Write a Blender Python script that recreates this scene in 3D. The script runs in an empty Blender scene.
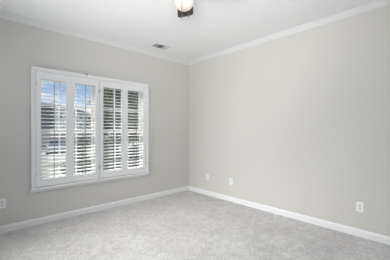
import bpy, bmesh, math, random
from mathutils import Vector, Matrix
random.seed(7)
PI = math.pi
sc = bpy.context.scene
COL = sc.collection

# ------------------------------------------------------------------ camera
cam_d = bpy.data.cameras.new('camera'); cam = bpy.data.objects.new('camera', cam_d); COL.objects.link(cam)
cam_d.sensor_width = 36.0
cam_d.lens = 36.0 * 236.55 / 390.0
cam_d.clip_start = 0.05; cam_d.clip_end = 400
cam_d.shift_y = 0.78 / 390.0
cam.location = (-3.363, -3.764, 1.259)
cam.rotation_euler = (PI / 2, 0, math.radians(46.652 - 90))
sc.camera = cam

# ------------------------------------------------------------------ sky
W = bpy.data.worlds.new('sky'); sc.world = W; W.use_nodes = True
nt = W.node_tree; nt.nodes.clear()
def wn(t): return nt.nodes.new(t)
out = wn('ShaderNodeOutputWorld'); bg = wn('ShaderNodeBackground'); tc = wn('ShaderNodeTexCoord')
sep = wn('ShaderNodeSeparateXYZ'); nt.links.new(tc.outputs['Generated'], sep.inputs[0])
gr = wn('ShaderNodeValToRGB'); nt.links.new(sep.outputs['Z'], gr.inputs[0])
gr.color_ramp.elements[0].position = 0.0; gr.color_ramp.elements[0].color = (0.62, 0.76, 0.93, 1)
gr.color_ramp.elements[1].position = 0.5; gr.color_ramp.elements[1].color = (0.22, 0.42, 0.76, 1)
e = gr.color_ramp.elements.new(0.14); e.color = (0.38, 0.55, 0.82, 1)
mp = wn('ShaderNodeMapping'); mp.inputs['Scale'].default_value = (7, 7, 22); mp.inputs['Location'].default_value = (0.3, 1.7, 0.45)
nt.links.new(tc.outputs['Generated'], mp.inputs[0])
nz = wn('ShaderNodeTexNoise'); nz.inputs['Scale'].default_value = 1.0; nz.inputs['Detail'].default_value = 6; nz.inputs['Roughness'].default_value = 0.6
nt.links.new(mp.outputs[0], nz.inputs['Vector'])
cr = wn('ShaderNodeValToRGB'); nt.links.new(nz.outputs['Fac'], cr.inputs[0])
cr.color_ramp.elements[0].position = 0.46; cr.color_ramp.elements[1].position = 0.62
mx = wn('ShaderNodeMix'); mx.data_type = 'RGBA'
nt.links.new(cr.outputs['Color'], mx.inputs['Factor'])
nt.links.new(gr.outputs['Color'], mx.inputs['A']); mx.inputs['B'].default_value = (0.95, 0.96, 0.98, 1)
nt.links.new(mx.outputs['Result'], bg.inputs['Color']); bg.inputs['Strength'].default_value = 1.0
nt.links.new(bg.outputs[0], out.inputs[0])

# ------------------------------------------------------------------ sun, unseen fill lights added at the side wall and behind the camera, exposure
def light(name, kind, loc, energy, color, direction=None, **kw):
    d = bpy.data.lights.new(name, kind); d.energy = energy; d.color = color
    for k, v in kw.items(): setattr(d, k, v)
    o = bpy.data.objects.new(name, d); COL.objects.link(o); o.location = loc
    if direction is not None:
        o.rotation_euler = Vector(direction).to_track_quat('-Z', 'Y').to_euler()
    return o
light('sun', 'SUN', (-12, 19, 25), 6.5, (1.0, 0.95, 0.88), (0.40, -0.65, -0.86), angle=0.01)
light('fill_side_high', 'AREA', (-4.05, -1.25, 1.2), 6.6, (1, 1, 1), (1, 0, 0.6), shape='RECTANGLE', size=1.6, size_y=1.2, spread=1.5)  # added fill panel in the side opening, tilted up to brighten the room
light('fill_side_low', 'AREA', (-4.05, -1.6, 1.45), 18.5, (1, 1, 1), (1, 0, -0.5), shape='RECTANGLE', size=1.8, size_y=1.7, spread=1.2)  # second added fill panel there, tilted down
light('fill_spot_wall', 'SPOT', (-3.6, -3.6, 1.5), 179, (1, 1, 1), (2.2, 2.0, 1.3), spot_size=1.3, spot_blend=1.0, shadow_soft_size=0.25)  # unseen spot added behind the camera to brighten the walls
light('fill_spot_ceiling', 'SPOT', (-3.5, -3.95, 1.5), 165, (1, 1, 1), (0.9, 0.6, 0.9), spot_size=1.7, spot_blend=1.0, shadow_soft_size=0.30)  # added fill spot, aimed up to lift the ceiling
light('fill_spot_floor', 'SPOT', (-3.5, -3.8, 1.9), 100, (1, 1, 1), (2.6, 1.4, -1.6), spot_size=1.8, spot_blend=1.0, shadow_soft_size=0.30)  # added fill spot, aimed down to lift the floor
sc.view_settings.view_transform = 'Standard'
sc.view_settings.look = 'None'
sc.view_settings.exposure = 0.05
sc.view_settings.gamma = 1.0
sc.view_settings.use_curve_mapping = False

# ------------------------------------------------------------------ materials
def mat(name, col, rough=0.6, metal=0.0, noise=None, bump=None, spec=0.5, coord='Object'):
    m = bpy.data.materials.new(name); m.use_nodes = True
    n = m.node_tree; b = n.nodes['Principled BSDF']
    b.inputs['Base Color'].default_value = (*col, 1); b.inputs['Roughness'].default_value = rough
    b.inputs['Metallic'].default_value = metal; b.inputs['Specular IOR Level'].default_value = spec
    t = n.nodes.new('ShaderNodeTexCoord')
    if noise:
        scale, col2, lo, hi = noise
        x = n.nodes.new('ShaderNodeTexNoise'); x.inputs['Scale'].default_value = scale; x.inputs['Detail'].default_value = 5
        n.links.new(t.outputs[coord], x.inputs['Vector'])
        r = n.nodes.new('ShaderNodeValToRGB'); n.links.new(x.outputs['Fac'], r.inputs[0])
        r.color_ramp.elements[0].position = lo; r.color_ramp.elements[0].color = (*col, 1)
        r.color_ramp.elements[1].position = hi; r.color_ramp.elements[1].color = (*col2, 1)
        n.links.new(r.outputs[0], b.inputs['Base Color'])
    if bump:
        scale, strength, dist = bump
        x = n.nodes.new('ShaderNodeTexNoise'); x.inputs['Scale'].default_value = scale; x.inputs['Detail'].default_value = 4
        n.links.new(t.outputs[coord], x.inputs['Vector'])
        u = n.nodes.new('ShaderNodeBump'); u.inputs['Strength'].default_value = strength; u.inputs['Distance'].default_value = dist
        n.links.new(x.outputs['Fac'], u.inputs['Height']); n.links.new(u.outputs[0], b.inputs['Normal'])
    return m
M = {}
M['wall'] = mat('greige_wall_paint', (0.625, 0.61, 0.577), 0.75, noise=(1.3, (0.635, 0.62, 0.587), 0.3, 0.7), bump=(260, 0.08, 0.002), spec=0.25)
M['ceiling'] = mat('white_ceiling_paint', (0.87, 0.87, 0.87), 0.8, bump=(180, 0.08, 0.002), spec=0.2)
M['trim'] = mat('white_trim_paint', (0.83, 0.83, 0.825), 0.4, bump=(40, 0.02, 0.001))
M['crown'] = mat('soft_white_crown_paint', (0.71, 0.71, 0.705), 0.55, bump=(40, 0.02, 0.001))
M['shutter'] = mat('white_shutter_paint', (0.84, 0.84, 0.84), 0.42, bump=(60, 0.02, 0.001))
M['vinyl'] = mat('white_vinyl', (0.82, 0.82, 0.82), 0.45, noise=(9, (0.84, 0.84, 0.84), .3, .7))
M['plate'] = mat('white_plastic', (0.86, 0.86, 0.85), 0.35, noise=(30, (0.88, 0.88, 0.87), .3, .7))
M['socket'] = mat('pale_grey_socket', (0.68, 0.68, 0.67), 0.4, noise=(30, (0.7, 0.7, 0.69), .3, .7))
M['slot'] = mat('dark_socket_slot', (0.22, 0.22, 0.22), 0.6, noise=(30, (0.25, 0.25, 0.25), .3, .7))
M['hinge'] = mat('brushed_hinge_metal', (0.62, 0.62, 0.62), 0.4, 0.7, noise=(80, (0.5, 0.5, 0.5), .3, .7))
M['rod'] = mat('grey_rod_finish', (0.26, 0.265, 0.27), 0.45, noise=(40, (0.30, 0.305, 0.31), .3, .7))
M['dark_metal'] = mat('dark_metal', (0.10, 0.10, 0.105), 0.4, 0.8, noise=(60, (0.16, 0.16, 0.16), .3, .7))
M['bronze'] = mat('dark_bronze', (0.055, 0.045, 0.04), 0.4, 0.6, noise=(40, (0.08, 0.065, 0.055), .3, .7))
M['blade'] = mat('dark_walnut_blade', (0.026, 0.019, 0.018), 0.45, noise=(14, (0.06, 0.043, 0.04), .3, .7))
M['chain'] = mat('chain_metal', (0.10, 0.085, 0.075), 0.5, 0.3, noise=(60, (0.14, 0.12, 0.10), .3, .7))
M['vent'] = mat('white_vent_enamel', (0.80, 0.80, 0.80), 0.45, noise=(20, (0.82, 0.82, 0.82), .3, .7))
M['duct'] = mat('painted_duct_shade', (0.02, 0.02, 0.02), 0.9, noise=(20, (0.03, 0.03, 0.03), .3, .7))  # near black stands for the shade up in the duct

def carpet():
    m = bpy.data.materials.new('pale_grey_carpet'); m.use_nodes = True
    n = m.node_tree; b = n.nodes['Principled BSDF']; b.inputs['Roughness'].default_value = 0.95; b.inputs['Specular IOR Level'].default_value = 0.1
    t = n.nodes.new('ShaderNodeTexCoord')
    def noise(s, d, r=0.6):
        x = n.nodes.new('ShaderNodeTexNoise'); x.inputs['Scale'].default_value = s; x.inputs['Detail'].default_value = d; x.inputs['Roughness'].default_value = r
        n.links.new(t.outputs['Object'], x.inputs['Vector']); return x
    a = noise(2.6, 5, 0.7); c = noise(13, 4, 0.7); d = noise(52, 4, 0.8)
    def ramp(x, lo, hi, c0, c1):
        r = n.nodes.new('ShaderNodeValToRGB'); n.links.new(x.outputs['Fac'], r.inputs[0])
        r.color_ramp.elements[0].position = lo; r.color_ramp.elements[0].color = (*c0, 1)
        r.color_ramp.elements[1].position = hi; r.color_ramp.elements[1].color = (*c1, 1); return r
    ra = ramp(a, .35, .65, (0.50, 0.487, 0.478), (0.59, 0.582, 0.574))
    rc = ramp(c, .35, .65, (0.81, 0.807, 0.803), (1, 1, 1))
    rd = ramp(d, .36, .64, (0.75, 0.75, 0.75), (1, 1, 1))
    def mul(x, y):
        q = n.nodes.new('ShaderNodeMix'); q.data_type = 'RGBA'; q.blend_type = 'MULTIPLY'; q.inputs['Factor'].default_value = 1
        n.links.new(x, q.inputs['A']); n.links.new(y, q.inputs['B']); return q.outputs['Result']
    o = mul(mul(ra.outputs[0], rc.outputs[0]), rd.outputs[0])
    g = n.nodes.new('ShaderNodeMix'); g.data_type = 'RGBA'; g.blend_type = 'MULTIPLY'; g.inputs['Factor'].default_value = 1
    n.links.new(o, g.inputs['A']); g.inputs['B'].default_value = (1.53, 1.525, 1.52, 1)
    n.links.new(g.outputs['Result'], b.inputs['Base Color'])
    ad = n.nodes.new('ShaderNodeMath'); ad.operation = 'ADD'; n.links.new(c.outputs['Fac'], ad.inputs[0]); n.links.new(d.outputs['Fac'], ad.inputs[1])
    u = n.nodes.new('ShaderNodeBump'); u.inputs['Strength'].default_value = 0.8; u.inputs['Distance'].default_value = 0.014
    n.links.new(ad.outputs[0], u.inputs['Height']); n.links.new(u.outputs[0], b.inputs['Normal'])
    return m
M['carpet'] = carpet()

def glass(name, tint=(0.97, 0.985, 0.98), gloss=0.05):
    m = bpy.data.materials.new(name); m.use_nodes = True; n = m.node_tree; n.nodes.clear()
    o = n.nodes.new('ShaderNodeOutputMaterial'); a = n.nodes.new('ShaderNodeBsdfTransparent'); g = n.nodes.new('ShaderNodeBsdfGlossy'); x = n.nodes.new('ShaderNodeMixShader')
    a.inputs['Color'].default_value = (*tint, 1); g.inputs['Roughness'].default_value = 0.03; x.inputs[0].default_value = gloss
    n.links.new(a.outputs[0], x.inputs[1]); n.links.new(g.outputs[0], x.inputs[2]); n.links.new(x.outputs[0], o.inputs[0]); return m
M['glass'] = glass('clear_window_glass')
def opal():
    m = bpy.data.materials.new('lit_opal_glass'); m.use_nodes = True; n = m.node_tree; n.nodes.clear()
    o = n.nodes.new('ShaderNodeOutputMaterial'); em = n.nodes.new('ShaderNodeEmission'); d = n.nodes.new('ShaderNodeBsdfDiffuse'); ad = n.nodes.new('ShaderNodeAddShader')
    t = n.nodes.new('ShaderNodeTexCoord'); x = n.nodes.new('ShaderNodeTexNoise'); x.inputs['Scale'].default_value = 16; n.links.new(t.outputs['Object'], x.inputs['Vector'])
    r = n.nodes.new('ShaderNodeValToRGB'); n.links.new(x.outputs['Fac'], r.inputs[0])
    r.color_ramp.elements[0].color = (1.0, 0.80, 0.66, 1); r.color_ramp.elements[1].color = (1.0, 0.93, 0.84, 1); r.color_ramp.elements[0].position = .3; r.color_ramp.elements[1].position = .6
    n.links.new(r.outputs[0], em.inputs['Color']); em.inputs['Strength'].default_value = 0.30
    d.inputs['Color'].default_value = (0.46, 0.43, 0.40, 1)
    n.links.new(em.outputs[0], ad.inputs[0]); n.links.new(d.outputs[0], ad.inputs[1])
    tr = n.nodes.new('ShaderNodeBsdfTransparent'); ms = n.nodes.new('ShaderNodeMixShader'); ms.inputs[0].default_value = 0.0
    n.links.new(ad.outputs[0], ms.inputs[1]); n.links.new(tr.outputs[0], ms.inputs[2]); n.links.new(ms.outputs[0], o.inputs[0]); return m
M['opal'] = opal()
# outdoors
M['lawn'] = mat('sunlit_lawn', (0.26, 0.26, 0.19), 0.9, noise=(1.1, (0.36, 0.35, 0.29), .3, .7), bump=(30, 0.5, 0.05))
M['concrete'] = mat('pale_concrete', (0.30, 0.29, 0.28), 0.85, noise=(2, (0.34, 0.33, 0.32), .3, .7), bump=(40, 0.2, 0.01))
M['cream'] = mat('cream_stucco', (0.70, 0.66, 0.58), 0.85, noise=(3, (0.74, 0.70, 0.62), .3, .7))
M['charcoal'] = mat('charcoal_siding', (0.055, 0.058, 0.065), 0.8, noise=(2, (0.08, 0.083, 0.09), .3, .7))
M['brick'] = mat('pinkish_brick', (0.40, 0.30, 0.27), 0.85, noise=(6, (0.50, 0.40, 0.37), .3, .7))
M['roof'] = mat('grey_shingle', (0.22, 0.22, 0.23), 0.9, noise=(5, (0.30, 0.30, 0.31), .3, .7))
M['extglass'] = mat('dark_window_glass', (0.05, 0.06, 0.075), 0.1, noise=(2, (0.07, 0.085, 0.10), .3, .7))
M['leaf_dark'] = mat('dark_leaves', (0.035, 0.06, 0.02), 0.7, noise=(1.5, (0.10, 0.14, 0.05), .35, .7))
M['leaf_olive'] = mat('olive_leaves', (0.13, 0.15, 0.07), 0.7, noise=(1.2, (0.25, 0.26, 0.14), .35, .7))
M['leaf_light'] = mat('light_green_leaves', (0.13, 0.20, 0.06), 0.7, noise=(1.6, (0.26, 0.32, 0.13), .35, .7))
M['bark'] = mat('bark', (0.10, 0.075, 0.055), 0.9, noise=(8, (0.16, 0.125, 0.095), .3, .7), bump=(20, 0.6, 0.03))
M['carpaint'] = mat('silver_car_paint', (0.50, 0.53, 0.58), 0.3, 0.3, noise=(3, (0.52, 0.55, 0.60), .3, .7))
M['carglass'] = mat('tinted_car_glass', (0.012, 0.014, 0.018), 0.08, noise=(3, (0.02, 0.022, 0.026), .3, .7))
M['tyre'] = mat('black_tyre', (0.018, 0.018, 0.018), 0.85, noise=(20, (0.03, 0.03, 0.03), .3, .7))
M['redlamp'] = mat('red_tail_lamp', (0.35, 0.02, 0.02), 0.25, noise=(20, (0.4, 0.03, 0.03), .3, .7))

# ------------------------------------------------------------------ mesh helpers
def new_bm(): return bmesh.new()
def box(bm, x0, x1, y0, y1, z0, z1, bev=0.0, mtx=None):
    vs = [bm.verts.new(p) for p in ((x0,y0,z0),(x1,y0,z0),(x1,y1,z0),(x0,y1,z0),(x0,y0,z1),(x1,y0,z1),(x1,y1,z1),(x0,y1,z1))]
    fs = [bm.faces.new([vs[i] for i in q]) for q in ((0,3,2,1),(4,5,6,7),(0,1,5,4),(1,2,6,5),(2,3,7,6),(3,0,4,7))]
    if bev:
        es = list({ed for f in fs for ed in f.edges})
        r = bmesh.ops.bevel(bm, geom=es, offset=bev, segments=2, affect='EDGES', profile=0.5)
        vs = list({v for f in r['faces'] for v in f.verts} | {v for v in vs if v.is_valid})
    if mtx is not None:
        bmesh.ops.transform(bm, matrix=mtx, verts=[v for v in vs if v.is_valid])
    return bm
def prism(bm, prof, axis_pts):
    """prof: list of 2-D points; axis_pts(i, p) -> 3-D point of profile point p at end i"""
    a = [bm.verts.new(axis_pts(0, p)) for p in prof]; b = [bm.verts.new(axis_pts(1, p)) for p in prof]
    n = len(prof)
    for i in range(n): bm.faces.new((a[i], a[(i+1) % n], b[(i+1) % n], b[i]))
    bm.faces.new(a[::-1]); bm.faces.new(b)
    bmesh.ops.recalc_face_normals(bm, faces=bm.faces[:])
    return bm
def lathe(bm, prof, seg=32, c=(0,0,0)):
    rings = []
    for r, z in prof:
        if r < 1e-6: rings.append([bm.verts.new((c[0], c[1], c[2]+z))])
        else: rings.append([bm.verts.new((c[0]+r*math.cos(2*PI*k/seg), c[1]+r*math.sin(2*PI*k/seg), c[2]+z)) for k in range(seg)])
    for p, q in zip(rings, rings[1:]):
        for k in range(seg):
            k2 = (k+1) % seg
            if len(p) == 1 and len(q) == 1: continue
            if len(p) == 1: bm.faces.new((p[0], q[k], q[k2]))
            elif len(q) == 1: bm.faces.new((p[k], q[0], p[k2]))
            else: bm.faces.new((p[k], q[k], q[k2], p[k2]))
    for R in (rings[0], rings[-1]):
        if len(R) > 1: bm.faces.new(R)
    bmesh.ops.recalc_face_normals(bm, faces=bm.faces[:])
    return bm
def tube(bm, pts, radii, seg=8):
    pts = [Vector(p) for p in pts]; rings = []
    for i, p in enumerate(pts):
        d = (pts[min(i+1, len(pts)-1)] - pts[max(i-1, 0)]).normalized()
        u = d.orthogonal().normalized(); v = d.cross(u)
        r = radii[i] if isinstance(radii, (list, tuple)) else radii
        rings.append([bm.verts.new(p + r*(math.cos(2*PI*k/seg)*u + math.sin(2*PI*k/seg)*v)) for k in range(seg)])
    for a, b in zip(rings, rings[1:]):
        off = min(range(seg), key=lambda o: sum((a[k].co-b[(k+o) % seg].co).length for k in range(seg)))
        for k in range(seg): bm.faces.new((a[k], a[(k+1) % seg], b[(k+1+off) % seg], b[(k+off) % seg]))
    bm.faces.new(rings[0][::-1]); bm.faces.new(rings[-1])
    bmesh.ops.recalc_face_normals(bm, faces=bm.faces[:])
    return bm
def obj(name, bm, m, parent=None, smooth=False, loc=None):
    me = bpy.data.meshes.new(name); bm.to_mesh(me); bm.free(); me.materials.append(m)
    o = bpy.data.objects.new(name, me); COL.objects.link(o)
    if smooth:
        me.shade_smooth(); me.set_sharp_from_angle(angle=math.radians(40))
    if parent is not None: o.parent = parent
    if loc is not None: o.location = loc
    return o
def bobj(name, m, parent, x0, x1, y0, y1, z0, z1, bev=0.0):
    return obj(name, box(new_bm(), x0, x1, y0, y1, z0, z1, bev), m, parent)
def thing(name, label, cat, loc=(0,0,0), rz=0.0, group=None):
    o = bpy.data.objects.new(name, None); COL.objects.link(o); o.location = loc; o.rotation_euler = (0, 0, rz); o.empty_display_size = 0.1
    o['label'] = label; o['category'] = cat
    if group: o['group'] = group
    return o
def structure(o, label=None, cat=None):
    o['kind'] = 'structure'
    if label: o['label'] = label
    if cat: o['category'] = cat
    return o
def copy_tree(src, parent=None):
    c = src.copy(); COL.objects.link(c); c.parent = parent
    for ch in list(src.children): copy_tree(ch, c)
    return c

# ------------------------------------------------------------------ room shell  (corner at the origin; left wall in y = 0, right wall in x = 0)
XW, YS, HC, T = -4.05, -4.45, 2.72, 0.15
structure(bobj('floor', M['carpet'], None, XW-T, T, YS-T, T, -0.2, 0), 'pale grey cut pile carpet covering the whole room', 'floor')
structure(bobj('ceiling', M['ceiling'], None, XW-T, T, YS-T, T, HC, HC+0.2), 'flat white painted ceiling', 'ceiling')
def holed(name, rects):
    bm = new_bm()
    for r in rects: box(bm, *r)
    return structure(obj(name, bm, M['wall']))
O1, O2, ZO = (-2.72, -1.922), (-1.882, -1.07), (0.53, 2.03)
holed('wall_left', [(XW-T, O1[0], 0, T, 0, HC), (O1[1], O2[0], 0, T, ZO[0], ZO[1]), (O2[1], T, 0, T, 0, HC),
                    (O1[0], O2[1], 0, T, 0, ZO[0]), (O1[0], O2[1], 0, T, ZO[1], HC)])
holed('wall_right', [(0, T, YS-T, 0, 0, HC)])
# two openings added in the unseen walls to let in extra light
rx, rz = (-3.05, -0.85), (0.6, 2.3)
holed('wall_rear', [(XW-T, rx[0], YS-T, YS, 0, HC), (rx[1], 0, YS-T, YS, 0, HC), (rx[0], rx[1], YS-T, YS, 0, rz[0]), (rx[0], rx[1], YS-T, YS, rz[1], HC)])
wy = (-2.05, -0.45)
holed('wall_side', [(XW-T, XW, YS, wy[0], 0, HC), (XW-T, XW, wy[1], 0, 0, HC), (XW-T, XW, wy[0], wy[1], 0, rz[0]), (XW-T, XW, wy[0], wy[1], rz[1], HC)])

structure(bobj('sun_blocker', M['roof'], None, -7.5, XW-T, YS-2.5, 3.0, HC-0.1, HC+0.1), 'unseen slab added outside the side wall to block the sun', 'sun blocker')  # added only to keep the sun out of the side opening
crown = [(0, 2.650), (0.008, 2.650), (0.010, 2.660), (0.015, 2.664), (0.021, 2.676), (0.031, 2.692), (0.038, 2.699), (0.040, 2.706), (0.046, 2.709), (0.046, HC), (0, HC)]
base = [(0, 0), (0.015, 0), (0.015, 0.066), (0.012, 0.074), (0.007, 0.079), (0.005, 0.086), (0, 0.086)]
def run(name, prof, wall):
    if wall == 'left':   f = lambda i, p: ((XW+p[0]) if i == 0 else -p[0], -p[0], p[1])
    elif wall == 'right': f = lambda i, p: (-p[0], (YS+p[0]) if i == 0 else -p[0], p[1])
    elif wall == 'rear': f = lambda i, p: ((XW+p[0]) if i == 0 else -p[0], YS+p[0], p[1])
    else:                f = lambda i, p: (XW+p[0], (YS+p[0]) if i == 0 else -p[0], p[1])
    return structure(obj(name, prism(new_bm(), prof, f), M['crown' if name.startswith('trim') else 'trim']))
for k, w in enumerate(('left', 'right', 'rear', 'side')):
    run('trim_%d' % (k+1), crown, w); run('baseboard_' + w, base, w)

# ------------------------------------------------------------------ the two double-hung windows
def window(name, x0, x1):
    root = bpy.data.objects.new(name, None); COL.objects.link(root); root.location = (0, 0, 0); structure(root)
    z0, z1 = ZO; y0, y1 = 0.070, 0.130; fw = 0.022
    bm = new_bm()
    for r in ((x0, x0+fw, y0, y1, z0, z1), (x1-fw, x1, y0, y1, z0, z1), (x0+fw, x1-fw, y0, y1, z1-fw, z1), (x0+fw, x1-fw, y0, y1, z0, z0+fw)): box(bm, *r, 0.003)
    obj('window_frame', bm, M['vinyl'], root)
    zm = 1.25
    for (a, b, ya) in ((z0+fw, zm+0.022, 0.078), (zm-0.022, z1-fw, 0.102)):
        xa, xb = x0+fw, x1-fw; yb = ya+0.022; s = 0.036
        bm = new_bm()
        for r in ((xa, xa+s, ya, yb, a, b), (xb-s, xb, ya, yb, a, b), (xa+s, xb-s, ya, yb, a, a+s), (xa+s, xb-s, ya, yb, b-s, b)): box(bm, *r, 0.002)
        sash = obj('sash', bm, M['vinyl'], root)
        bm = new_bm(); gx0, gx1, gz0, gz1 = xa+s, xb-s, a+s, b-s; w = 0.010; ym = (ya+yb)/2
        zc = (gz0+gz1)/2
        box(bm, gx0, gx1, ym-0.008, ym+0.008, zc-w, zc+w)
        for t in (1/3, 2/3):
            xc = gx0 + (gx1-gx0)*t
            for q0, q1 in ((gz0, zc-w), (zc+w, gz1)): box(bm, xc-w, xc+w, ym-0.008, ym+0.008, q0, q1)
        obj('muntin', bm, M['vinyl'], sash)
        obj('pane', box(new_bm(), gx0, gx1, ym-0.002, ym+0.002, gz0, gz1), M['glass'], sash)
window('window_1', *O1); window('window_2', *O2)

# ------------------------------------------------------------------ shutter casing and the four shutter panels
fx0, fx1, fz0, fz1 = -2.790, -1.018, 0.500, 2.105
ic = 0.046                                                # width of the casing face
fr = thing('shutter_casing', 'white casing and sill framing all four shutter panels on the left wall', 'window casing', (-1.904, -0.0015, 0.44))
def sub(x): return x + 1.904
def zz(z): return z - 0.44
for a, b in ((fx0, fx0+ic), (fx1-ic, fx1)):
    obj('casing_side', box(new_bm(), sub(a), sub(b), -0.030, 0, zz(fz0), zz(fz1), 0.003), M['shutter'], fr)
obj('casing_head', box(new_bm(), sub(fx0+ic), sub(fx1-ic), -0.030, 0, zz(fz1-ic), zz(fz1), 0.003), M['shutter'], fr)
bm = new_bm()                                             # raised outer bead
for r in ((fx0-0.004, fx0+0.016, fz0, fz1+0.004), (fx1-0.016, fx1+0.004, fz0, fz1+0.004), (fx0+0.016, fx1-0.016, fz1-0.016, fz1+0.004)):
    box(bm, sub(r[0]), sub(r[1]), -0.042, 0.0, zz(r[2]), zz(r[3]), 0.004)
obj('outer_bead', bm, M['shutter'], fr)
sill = [(0, 0.440), (0.022, 0.440), (0.030, 0.452), (0.034, 0.470), (0.058, 0.476), (0.064, 0.484), (0.064, 0.496), (0.060, 0.503), (0, 0.504)]
obj('sill', prism(new_bm(), sill, lambda i, p: (sub(fx0-0.014 if i == 0 else fx1+0.010), -p[0], zz(p[1]))), M['shutter'], fr)
obj('centre_post', box(new_bm(), sub(-1.910), sub(-1.898), -0.024, 0, zz(0.504), zz(fz1-ic), 0.001), M['shutter'], fr)

PW, PZ0, PZ1 = 0.4165, 0.510, 2.056                         # panel width and height
NL, LZ0, LZ1 = 27, 0.597, 1.957
LT = math.radians(14)                                     # louvre tilt
def louver_mesh(L):
    bm = new_bm(); n = 14; a, b = 0.0315, 0.0043
    prof = [(a*math.cos(2*PI*k/n), b*math.sin(2*PI*k/n)) for k in range(n)]
    return prism(bm, prof, lambda i, p: ((-L/2 if i == 0 else L/2), p[0]*math.cos(LT)-p[1]*math.sin(LT), p[0]*math.sin(LT)+p[1]*math.cos(LT)))
def make_panel():
    root = thing('plantation_shutter', '', 'shutter', (0, 0, 0), 0, 'plantation shutter panels over the window')
    st = 0.056; h = PW/2; y0, y1 = -0.034, -0.006
    for a, b in ((-h+0.001, -h+st), (h-st, h-0.001)):
        obj('stile', box(new_bm(), a, b, y0, y1, 0, PZ1-PZ0, 0.003), M['shutter'], root)
    obj('rail', box(new_bm(), -h+st, h-st, y0+0.002, y1-0.002, LZ1-PZ0, PZ1-PZ0, 0.002), M['shutter'], root)
    obj('rail', box(new_bm(), -h+st, h-st, y0+0.002, y1-0.002, 0, LZ0-PZ0, 0.002), M['shutter'], root)
    L = PW-2*st-0.003; me = None; p = (LZ1-LZ0)/NL
    for k in range(NL):
        if me is None:
            o = obj('louver', louver_mesh(L), M['shutter'], root, smooth=True); me = o.data
        else:
            o = bpy.data.objects.new('louver', me); COL.objects.link(o); o.parent = root
        o.location = (0, -0.020, LZ0-PZ0+p*(k+0.5))
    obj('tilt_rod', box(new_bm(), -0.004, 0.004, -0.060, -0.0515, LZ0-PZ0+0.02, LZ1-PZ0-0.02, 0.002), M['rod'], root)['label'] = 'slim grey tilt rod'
    return root
def add_hinges(root, side):
    x = side*(PW/2)
    for z in (0.17, (PZ1-PZ0)-0.17):
        bm = new_bm(); tube(bm, [(x, -0.036, z-0.028), (x, -0.036, z+0.028)], 0.0032, 10)
        a = min(x, x-side*0.008); b = max(x, x-side*0.008)
        box(bm, a, b, -0.0355, -0.034, z-0.026, z+0.026)
        obj('hinge', bm, M['hinge'], root, smooth=True)
gap0, gap1 = fx0+ic+0.0015, fx1-ic-0.0015
cxs = (gap0+PW/2, -1.9115-PW/2, -1.8965+PW/2, gap1-PW/2)
plabels = ('leftmost louvered shutter panel, white, with dark building and blue sky behind it',
           'second shutter panel from the left, white, blue sky over green shrub behind it',
           'third shutter panel from the left, white, just right of the centre post, trees behind',
           'rightmost louvered shutter panel, white, nearest the corner of the room')
proto = make_panel()
panels = [proto] + [copy_tree(proto) for _ in range(3)]
for p, x, lb, s in zip(panels, cxs, plabels, (-1, 1, -1, 1)):
    p.location = (x, 0, PZ0); p['label'] = lb; add_hinges(p, s)

# small dark hook on the top of the casing
hk = thing('hook', 'small dark metal hook on the top edge of the shutter casing', 'hook', (-2.099, -0.030, 2.109))
obj('hook_base', box(new_bm(), -0.012, 0.012, -0.004, 0.030, 0, 0.016, 0.002), M['dark_metal'], hk)
obj('hook_arm', tube(new_bm(), [(0.004, -0.004, 0.008), (0.004, -0.016, 0.004), (0.004, -0.024, -0.006), (0.004, -0.022, -0.018), (0.004, -0.014, -0.022)], 0.0035, 8), M['dark_metal'], hk, smooth=True)

# ------------------------------------------------------------------ wall outlets
def outlet(label, loc, rz):
    t = thing('wall_outlet', label, 'outlet', loc, rz, 'wall outlets')      # local: wall in y = 0, room towards -y
    obj('cover_plate', box(new_bm(), -0.036, 0.036, -0.007, 0, -0.058, 0.058, 0.003), M['plate'], t)
    for s in (-1, 1):
        bm = new_bm(); prof = []
        for k in range(20):
            a = 2*PI*k/20; prof.append((max(-0.0145, min(0.0145, 0.0175*math.cos(a))), 0.0175*math.sin(a)*0.82))
        prism(bm, prof, lambda i, p: (p[0], -0.0065 if i == 0 else -0.0088, p[1]+s*0.0195))
        r = obj('receptacle', bm, M['socket'], t)
        bm = new_bm()
        for a in (-0.0065, 0.0065): box(bm, a-0.0012, a+0.0012, -0.0092, -0.0085, s*0.0195-0.001, s*0.0195+0.007)
        box(bm, -0.002, 0.002, -0.0092, -0.0085, s*0.0195-0.009, s*0.0195-0.005)
        obj('slot', bm, M['slot'], r)
    bm = new_bm(); tube(bm, [(0, -0.006, 0), (0, -0.0082, 0)], 0.003, 10); obj('screw', bm, M['hinge'], t)
outlet('white duplex outlet on left wall below and left of the window', (-3.090, 0, 0.358), 0)
outlet('white duplex outlet on right wall, the one closest to the room corner', (0, -0.560, 0.354), -PI/2)
outlet('white duplex outlet on right wall, second one out from the room corner', (0, -1.137, 0.356), -PI/2)
outlet('white duplex outlet on right wall, farthest from the corner and largest in view', (0, -3.064, 0.353), -PI/2)

# ------------------------------------------------------------------ ceiling vent
vt = thing('ceiling_vent', 'small white ceiling register with dark slots near the left wall', 'vent', (-0.975, -0.378, HC))
vx, vy, vb = 0.155, 0.098, 0.016
bm = new_bm()
for r in ((-vx, vx, -vy, -vy+vb), (-vx, vx, vy-vb, vy), (-vx, -vx+vb, -vy+vb, vy-vb), (vx-vb, vx, -vy+vb, vy-vb)):
    box(bm, r[0], r[1], r[2], r[3], -0.006, 0, 0.002)
obj('vent_frame', bm, M['vent'], vt)
obj('duct_shade_sheet', box(new_bm(), -vx+0.012, vx-0.012, -vy+0.012, vy-0.012, -0.0012, 0), M['duct'], vt)  # flat dark sheet in place of the shaded hole behind the slats
def slat(x, tilt, w=0.008):
    m = Matrix.Translation((x, 0, -0.006)) @ Matrix.Rotation(math.radians(tilt), 4, 'Y')
    obj('slat', box(new_bm(), -w, w, -vy+vb, vy-vb, -0.0006, 0.0006, mtx=m), M['vent'], vt)
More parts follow.
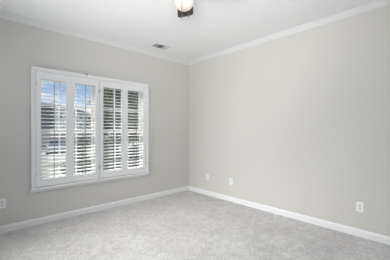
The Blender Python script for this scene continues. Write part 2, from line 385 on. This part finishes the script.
for x in (-0.052, -0.017, 0.018): slat(x, -20, 0.007)
bobj('divider', M['vent'], vt, -0.102, -0.084, -vy+vb, vy-vb, -0.008, -0.001)
for x in (0.044, 0.064, 0.084, 0.104, 0.124): slat(x, 2, 0.0070)

# ------------------------------------------------------------------ ceiling fan with a lit globe
FX, FY = -2.019, -2.200
fan = thing('ceiling_fan', 'dark bladed ceiling fan with a lit white globe', 'ceiling fan', (FX, FY, HC))
obj('canopy', lathe(new_bm(), [(0, 0), (0.075, 0), (0.078, -0.02), (0.06, -0.045), (0.045, -0.06), (0, -0.06)]), M['bronze'], fan, True)
obj('motor_housing', lathe(new_bm(), [(0, -0.06), (0.05, -0.06), (0.10, -0.075), (0.118, -0.11), (0.118, -0.17), (0.10, -0.205), (0.062, -0.215), (0.062, -0.262), (0.055, -0.268), (0, -0.268)]), M['bronze'], fan, True)
def blade_bm():
    bm = new_bm(); pr = []
    r0, r1, w0, w1, rc = 0.17, 0.540, 0.055, 0.085, 0.03
    pr += [(r0, -w0), (r0+0.12, -w1+0.006)]
    for k in range(7):
        a = -PI/2 + PI/2*k/6; pr.append((r1-rc+rc*math.cos(a), -w1+rc+rc*math.sin(a)))
    for k in range(7):
        a = PI/2*k/6; pr.append((r1-rc+rc*math.cos(a), w1-rc+rc*math.sin(a)))
    pr += [(r0+0.12, w1-0.006), (r0, w0)]
    return prism(bm, pr, lambda i, p: (p[0], p[1], -0.004 if i == 0 else 0.004))
iron = [(0.09, -0.03), (0.16, -0.018), (0.20, -0.03), (0.24, -0.03), (0.26, 0), (0.24, 0.03), (0.20, 0.03), (0.16, 0.018), (0.09, 0.03)]
first = None
for k in range(4):
    ang = math.radians(47.4 + 90*k)
    if first is None:
        first = b = obj('blade', blade_bm(), M['blade'], fan)
        i0 = obj('blade_iron', prism(new_bm(), iron, lambda i, p: (p[0], p[1], -0.010 if i == 0 else -0.004)), M['bronze'], b)
    else:
        b = copy_tree(first, fan)
    b.location = (0, 0, -0.200); b.rotation_euler = (math.radians(-13), 0, ang)
gz = 2.392 - HC
gp = [(0.05, 0.070)] + [(0.087*math.sin(a)**0.66, 0.078*math.cos(a)) for a in [0.55 + (PI-0.55)*k/24 for k in range(25)]]
gp[-1] = (0, -0.078)
obj('light_globe', lathe(new_bm(), gp, 40, (0, 0, gz)), M['opal'], fan, True)
def chain(u_r, z_end, ang):
    x, y = 0.066*math.cos(ang), 0.066*math.sin(ang); x2, y2 = u_r*math.cos(ang), u_r*math.sin(ang)
    bm = tube(new_bm(), [(x, y, -0.245), (x2, y2, -0.252), (x2, y2, -0.27), (x2, y2, z_end-HC+0.03)], 0.0022, 6)
    c = obj('pull_chain', bm, M['chain'], fan)
    obj('chain_pull', lathe(new_bm(), [(0, 0.03), (0.003, 0.03), (0.0055, 0.018), (0.0045, 0.004), (0, 0)], 10, (x2, y2, z_end-HC)), M['chain'], c, True)
chain(0.096, 2.190, math.radians(46.65 + 180 - 8))
chain(0.096, 2.285, math.radians(46.65 - 24))

# ------------------------------------------------------------------ outdoors
GZ = -1.5
structure(bobj('lawn', M['lawn'], None, -40, 90, 1.0, 110, GZ-0.3, GZ), 'sunlit lawn outside the window', 'lawn')
structure(bobj('parking_lot', M['concrete'], None, -30, 60, 22.5, 33.5, GZ-0.05, GZ+0.03), 'pale concrete parking lot beyond the lawn', 'pavement')

# apartment building: dark wing to the left, cream wing running back to the right
bd = thing('apartment_building', 'apartment building with charcoal and cream walls beyond the lawn', 'building', (6.24, 39.4, GZ), math.radians(55))
LX, LY, Z1, Z2 = 34.0, 20.0, 2.75, 6.75
obj('wall', box(new_bm(), 0, LX, 0.0, 12, Z1, Z2), M['cream'], bd)
obj('brick_base', box(new_bm(), -0.05, LX+0.05, -0.05, 12.05, -0.1, Z1), M['brick'], bd)
obj('charcoal_wing', box(new_bm(), -0.6, 0, -0.1, LY, Z1, Z2+0.4), M['charcoal'], bd)
obj('brick_wing', box(new_bm(), -0.6, -0.06, -0.15, LY, -0.1, Z1), M['brick'], bd)
bm = new_bm(); prism(bm, [(-0.8, Z2), (12.8, Z2), (12.6, Z2+0.25), (6, Z2+0.9), (-0.6, Z2+0.25)], lambda i, p: (-0.9 if i == 0 else LX+0.6, p[0], p[1])); obj('roof', bm, M['roof'], bd)
for k in range(9):
    for z in (3.35, 5.2) if k else (4.6,):
        x = 1.4 + 3.6*k
        f = obj('window', box(new_bm(), x, x+1.5, -0.09, 0.0, z, z+1.25), M['vinyl'], bd)
        obj('pane', box(new_bm(), x+0.1, x+1.4, -0.12, -0.09, z+0.1, z+1.15), M['extglass'], f)
for k in range(7):
    x = 1.6 + 4.4*k
    f = obj('window', box(new_bm(), x, x+1.4, -0.12, -0.05, 0.7, 2.1), M['vinyl'], bd)
    obj('pane', box(new_bm(), x+0.1, x+1.3, -0.15, -0.12, 0.8, 2.0), M['extglass'], f)

# parked car seen from behind
car = thing('parked_car', 'silver car parked outside in front of the building', 'car', (3.63, 26.8, GZ+0.03), math.radians(-12))
def loft(bm, st):
    rings = []
    for y, w, z0, z1 in st:
        c = 0.10*min(1, (z1-z0))
        rings.append([bm.verts.new(q) for q in ((-w+c, y, z0), (w-c, y, z0), (w, y, z0+c), (w, y, z1-c), (w-c, y, z1), (-w+c, y, z1), (-w, y, z1-c), (-w, y, z0+c))])
    for a, b in zip(rings, rings[1:]):
        for k in range(8): bm.faces.new((a[k], a[(k+1) % 8], b[(k+1) % 8], b[k]))
    bm.faces.new(rings[0][::-1]); bm.faces.new(rings[-1])
    bmesh.ops.recalc_face_normals(bm, faces=bm.faces[:]); return bm
obj('body', loft(new_bm(), [(-0.02, 0.80, 0.42, 0.95), (0.10, 0.89, 0.30, 1.00), (0.9, 0.92, 0.24, 1.02), (3.0, 0.92, 0.24, 1.02), (3.9, 0.90, 0.26, 0.96), (4.45, 0.84, 0.30, 0.86), (4.58, 0.74, 0.40, 0.74)]), M['carpaint'], car, True)
bm = new_bm(); r0 = [(-0.82, 0.12, 1.0), (0.82, 0.12, 1.0), (0.82, 3.2, 1.0), (-0.82, 3.2, 1.0)]; r1 = [(-0.66, 0.5, 1.60), (0.66, 0.5, 1.60), (0.66, 2.3, 1.60), (-0.66, 2.3, 1.60)]
va = [bm.verts.new(p) for p in r0]; vb = [bm.verts.new(p) for p in r1]
for k in range(4): bm.faces.new((va[k], va[(k+1) % 4], vb[(k+1) % 4], vb[k]))
bm.faces.new(va[::-1]); bm.faces.new(vb); bmesh.ops.bevel(bm, geom=bm.edges[:], offset=0.05, segments=2, affect='EDGES')
obj('cabin', bm, M['carpaint'], car, True)
def quadslab(pts, d):
    bm = new_bm(); d = Vector(d); a = [bm.verts.new(p) for p in pts]; b = [bm.verts.new(Vector(p)+d) for p in pts]
    for k in range(4): bm.faces.new((a[k], a[(k+1) % 4], b[(k+1) % 4], b[k]))
    bm.faces.new(a[::-1]); bm.faces.new(b); bmesh.ops.recalc_face_normals(bm, faces=bm.faces[:]); return bm
obj('rear_window', quadslab([(-0.70, 0.15, 1.07), (0.70, 0.15, 1.07), (0.60, 0.44, 1.53), (-0.60, 0.44, 1.53)], (0, -0.03, 0.02)), M['carglass'], car)
obj('windscreen', quadslab([(-0.70, 3.12, 1.07), (0.70, 3.12, 1.07), (0.60, 2.42, 1.53), (-0.60, 2.42, 1.53)], (0, 0.03, 0.02)), M['carglass'], car)
for s in (-1, 1):
    obj('side_window', quadslab([(s*0.815, 0.45, 1.07), (s*0.815, 2.9, 1.07), (s*0.69, 2.25, 1.53), (s*0.69, 0.7, 1.53)], (s*0.012, 0, 0)), M['carglass'], car)
    obj('tail_lamp', box(new_bm(), s*0.78-0.09, s*0.78+0.09, -0.02, 0.12, 0.72, 0.92, 0.02), M['redlamp'], car)
    for y in (0.85, 3.65):
        bm = tube(new_bm(), [(s*0.72, y, 0.33), (s*0.75, y, 0.33), (s*0.92, y, 0.33), (s*0.945, y, 0.33)], [0.30, 0.33, 0.33, 0.30], 28)
        w = obj('wheel', bm, M['tyre'], car, True)
        obj('hubcap', tube(new_bm(), [(s*0.945, y, 0.33), (s*0.955, y, 0.33)], [0.20, 0.18], 20), M['hinge'], w, True)
obj('rear_bumper', box(new_bm(), -0.82, 0.82, -0.09, 0.04, 0.34, 0.56, 0.03), M['tyre'], car)

# trees and shrubs
def foliage(blobs, n, size):
    vs, fs = [], []
    tot = sum(b[3]*b[4] for b in blobs)
    for (cx, cy, cz, rx, rz) in blobs:
        for _ in range(int(n*rx*rz/tot)):
            while True:
                d = Vector((random.uniform(-1, 1), random.uniform(-1, 1), random.uniform(-1, 1)))
                if 0.1 < d.length < 1: break
            d = d.normalized() * (random.random() ** 0.45)
            c = Vector((cx + d.x*rx, cy + d.y*rx, cz + d.z*rz))
            nrm = (d + Vector((random.gauss(0, .6), random.gauss(0, .6), random.gauss(0, .6)+0.3))).normalized()
            u = nrm.orthogonal().normalized(); u.rotate(Matrix.Rotation(random.uniform(0, 2*PI), 3, nrm)); v = nrm.cross(u)
            s = size*random.uniform(0.6, 1.25); i = len(vs)
            vs += [c - u*s, c + v*s*0.42 + nrm*s*0.12, c + u*s, c - v*s*0.42 + nrm*s*0.12]; fs.append((i, i+1, i+2, i+3))
    me = bpy.data.meshes.new('foliage'); me.from_pydata([tuple(p) for p in vs], [], fs); return me
def plant(name, label, cat, x, y, h, r, trunk_h, leaf, n, size, group, trunk_r=0.12):
    t = thing(name, label, cat, (x, y, GZ), 0, group)
    lo = trunk_h; hi = h
    blobs = []
    m = 9 if trunk_h > 0.5 else 6
    for k in range(m):
        a = 2.4*k; f = (k+0.5)/m; zc = lo + (hi-lo)*(0.18+0.68*f); rr = r*(0.55 if f < 0.8 else 0.40)
        off = r*0.55*math.sin(PI*min(1, 0.35+f*0.6))
        blobs.append((off*math.cos(a), off*math.sin(a), zc, rr, min((hi-lo)*0.26, rr)))
    me = foliage(blobs, n, size); me.materials.append(leaf)
    fo = bpy.data.objects.new('foliage', me); COL.objects.link(fo); fo.parent = t
    bm = new_bm()
    tube(bm, [(0, 0, -0.1), (0.03, 0.02, trunk_h*0.6+0.1), (0.0, -0.03, trunk_h+(hi-lo)*0.35), (0.02, 0, trunk_h+(hi-lo)*0.65)], [trunk_r, trunk_r*0.8, trunk_r*0.5, trunk_r*0.2], 9)
    for b in blobs[1::2]:
        tube(bm, [(0, 0, lo+(b[2]-lo)*0.4), (b[0]*0.5, b[1]*0.5, lo+(b[2]-lo)*0.75), (b[0], b[1], b[2])], [trunk_r*0.4, trunk_r*0.28, trunk_r*0.1], 6)
    obj('trunk', bm, M['bark'], t, True)
plant('tree', 'olive green tree outside, seen through the upper half of the third shutter panel', 'tree', 2.0, 7.7, 6.0, 1.35, 1.9, M['leaf_olive'], 5200, 0.13, 'trees outside the window')
plant('tree', 'dark green tree outside, seen through the rightmost shutter panel', 'tree', 4.95, 10.45, 6.8, 1.75, 1.8, M['leaf_dark'], 5600, 0.14, 'trees outside the window')
plant('shrub', 'light green rounded shrub outside, seen through the lower second shutter panel', 'shrub', 0.35, 8.3, 2.72, 0.75, 0.1, M['leaf_light'], 2600, 0.085, 'shrubs outside the window', 0.05)
plant('shrub', 'tall olive green shrub outside, seen through the lower half of third shutter panel', 'shrub', 0.90, 6.0, 2.76, 0.80, 0.1, M['leaf_olive'], 3600, 0.085, 'shrubs outside the window', 0.05)
plant('shrub', 'dark shrub outside, seen through the lower half of the rightmost shutter panel', 'shrub', 3.05, 7.4, 2.2, 0.9, 0.1, M['leaf_dark'], 2600, 0.085, 'shrubs outside the window', 0.05)
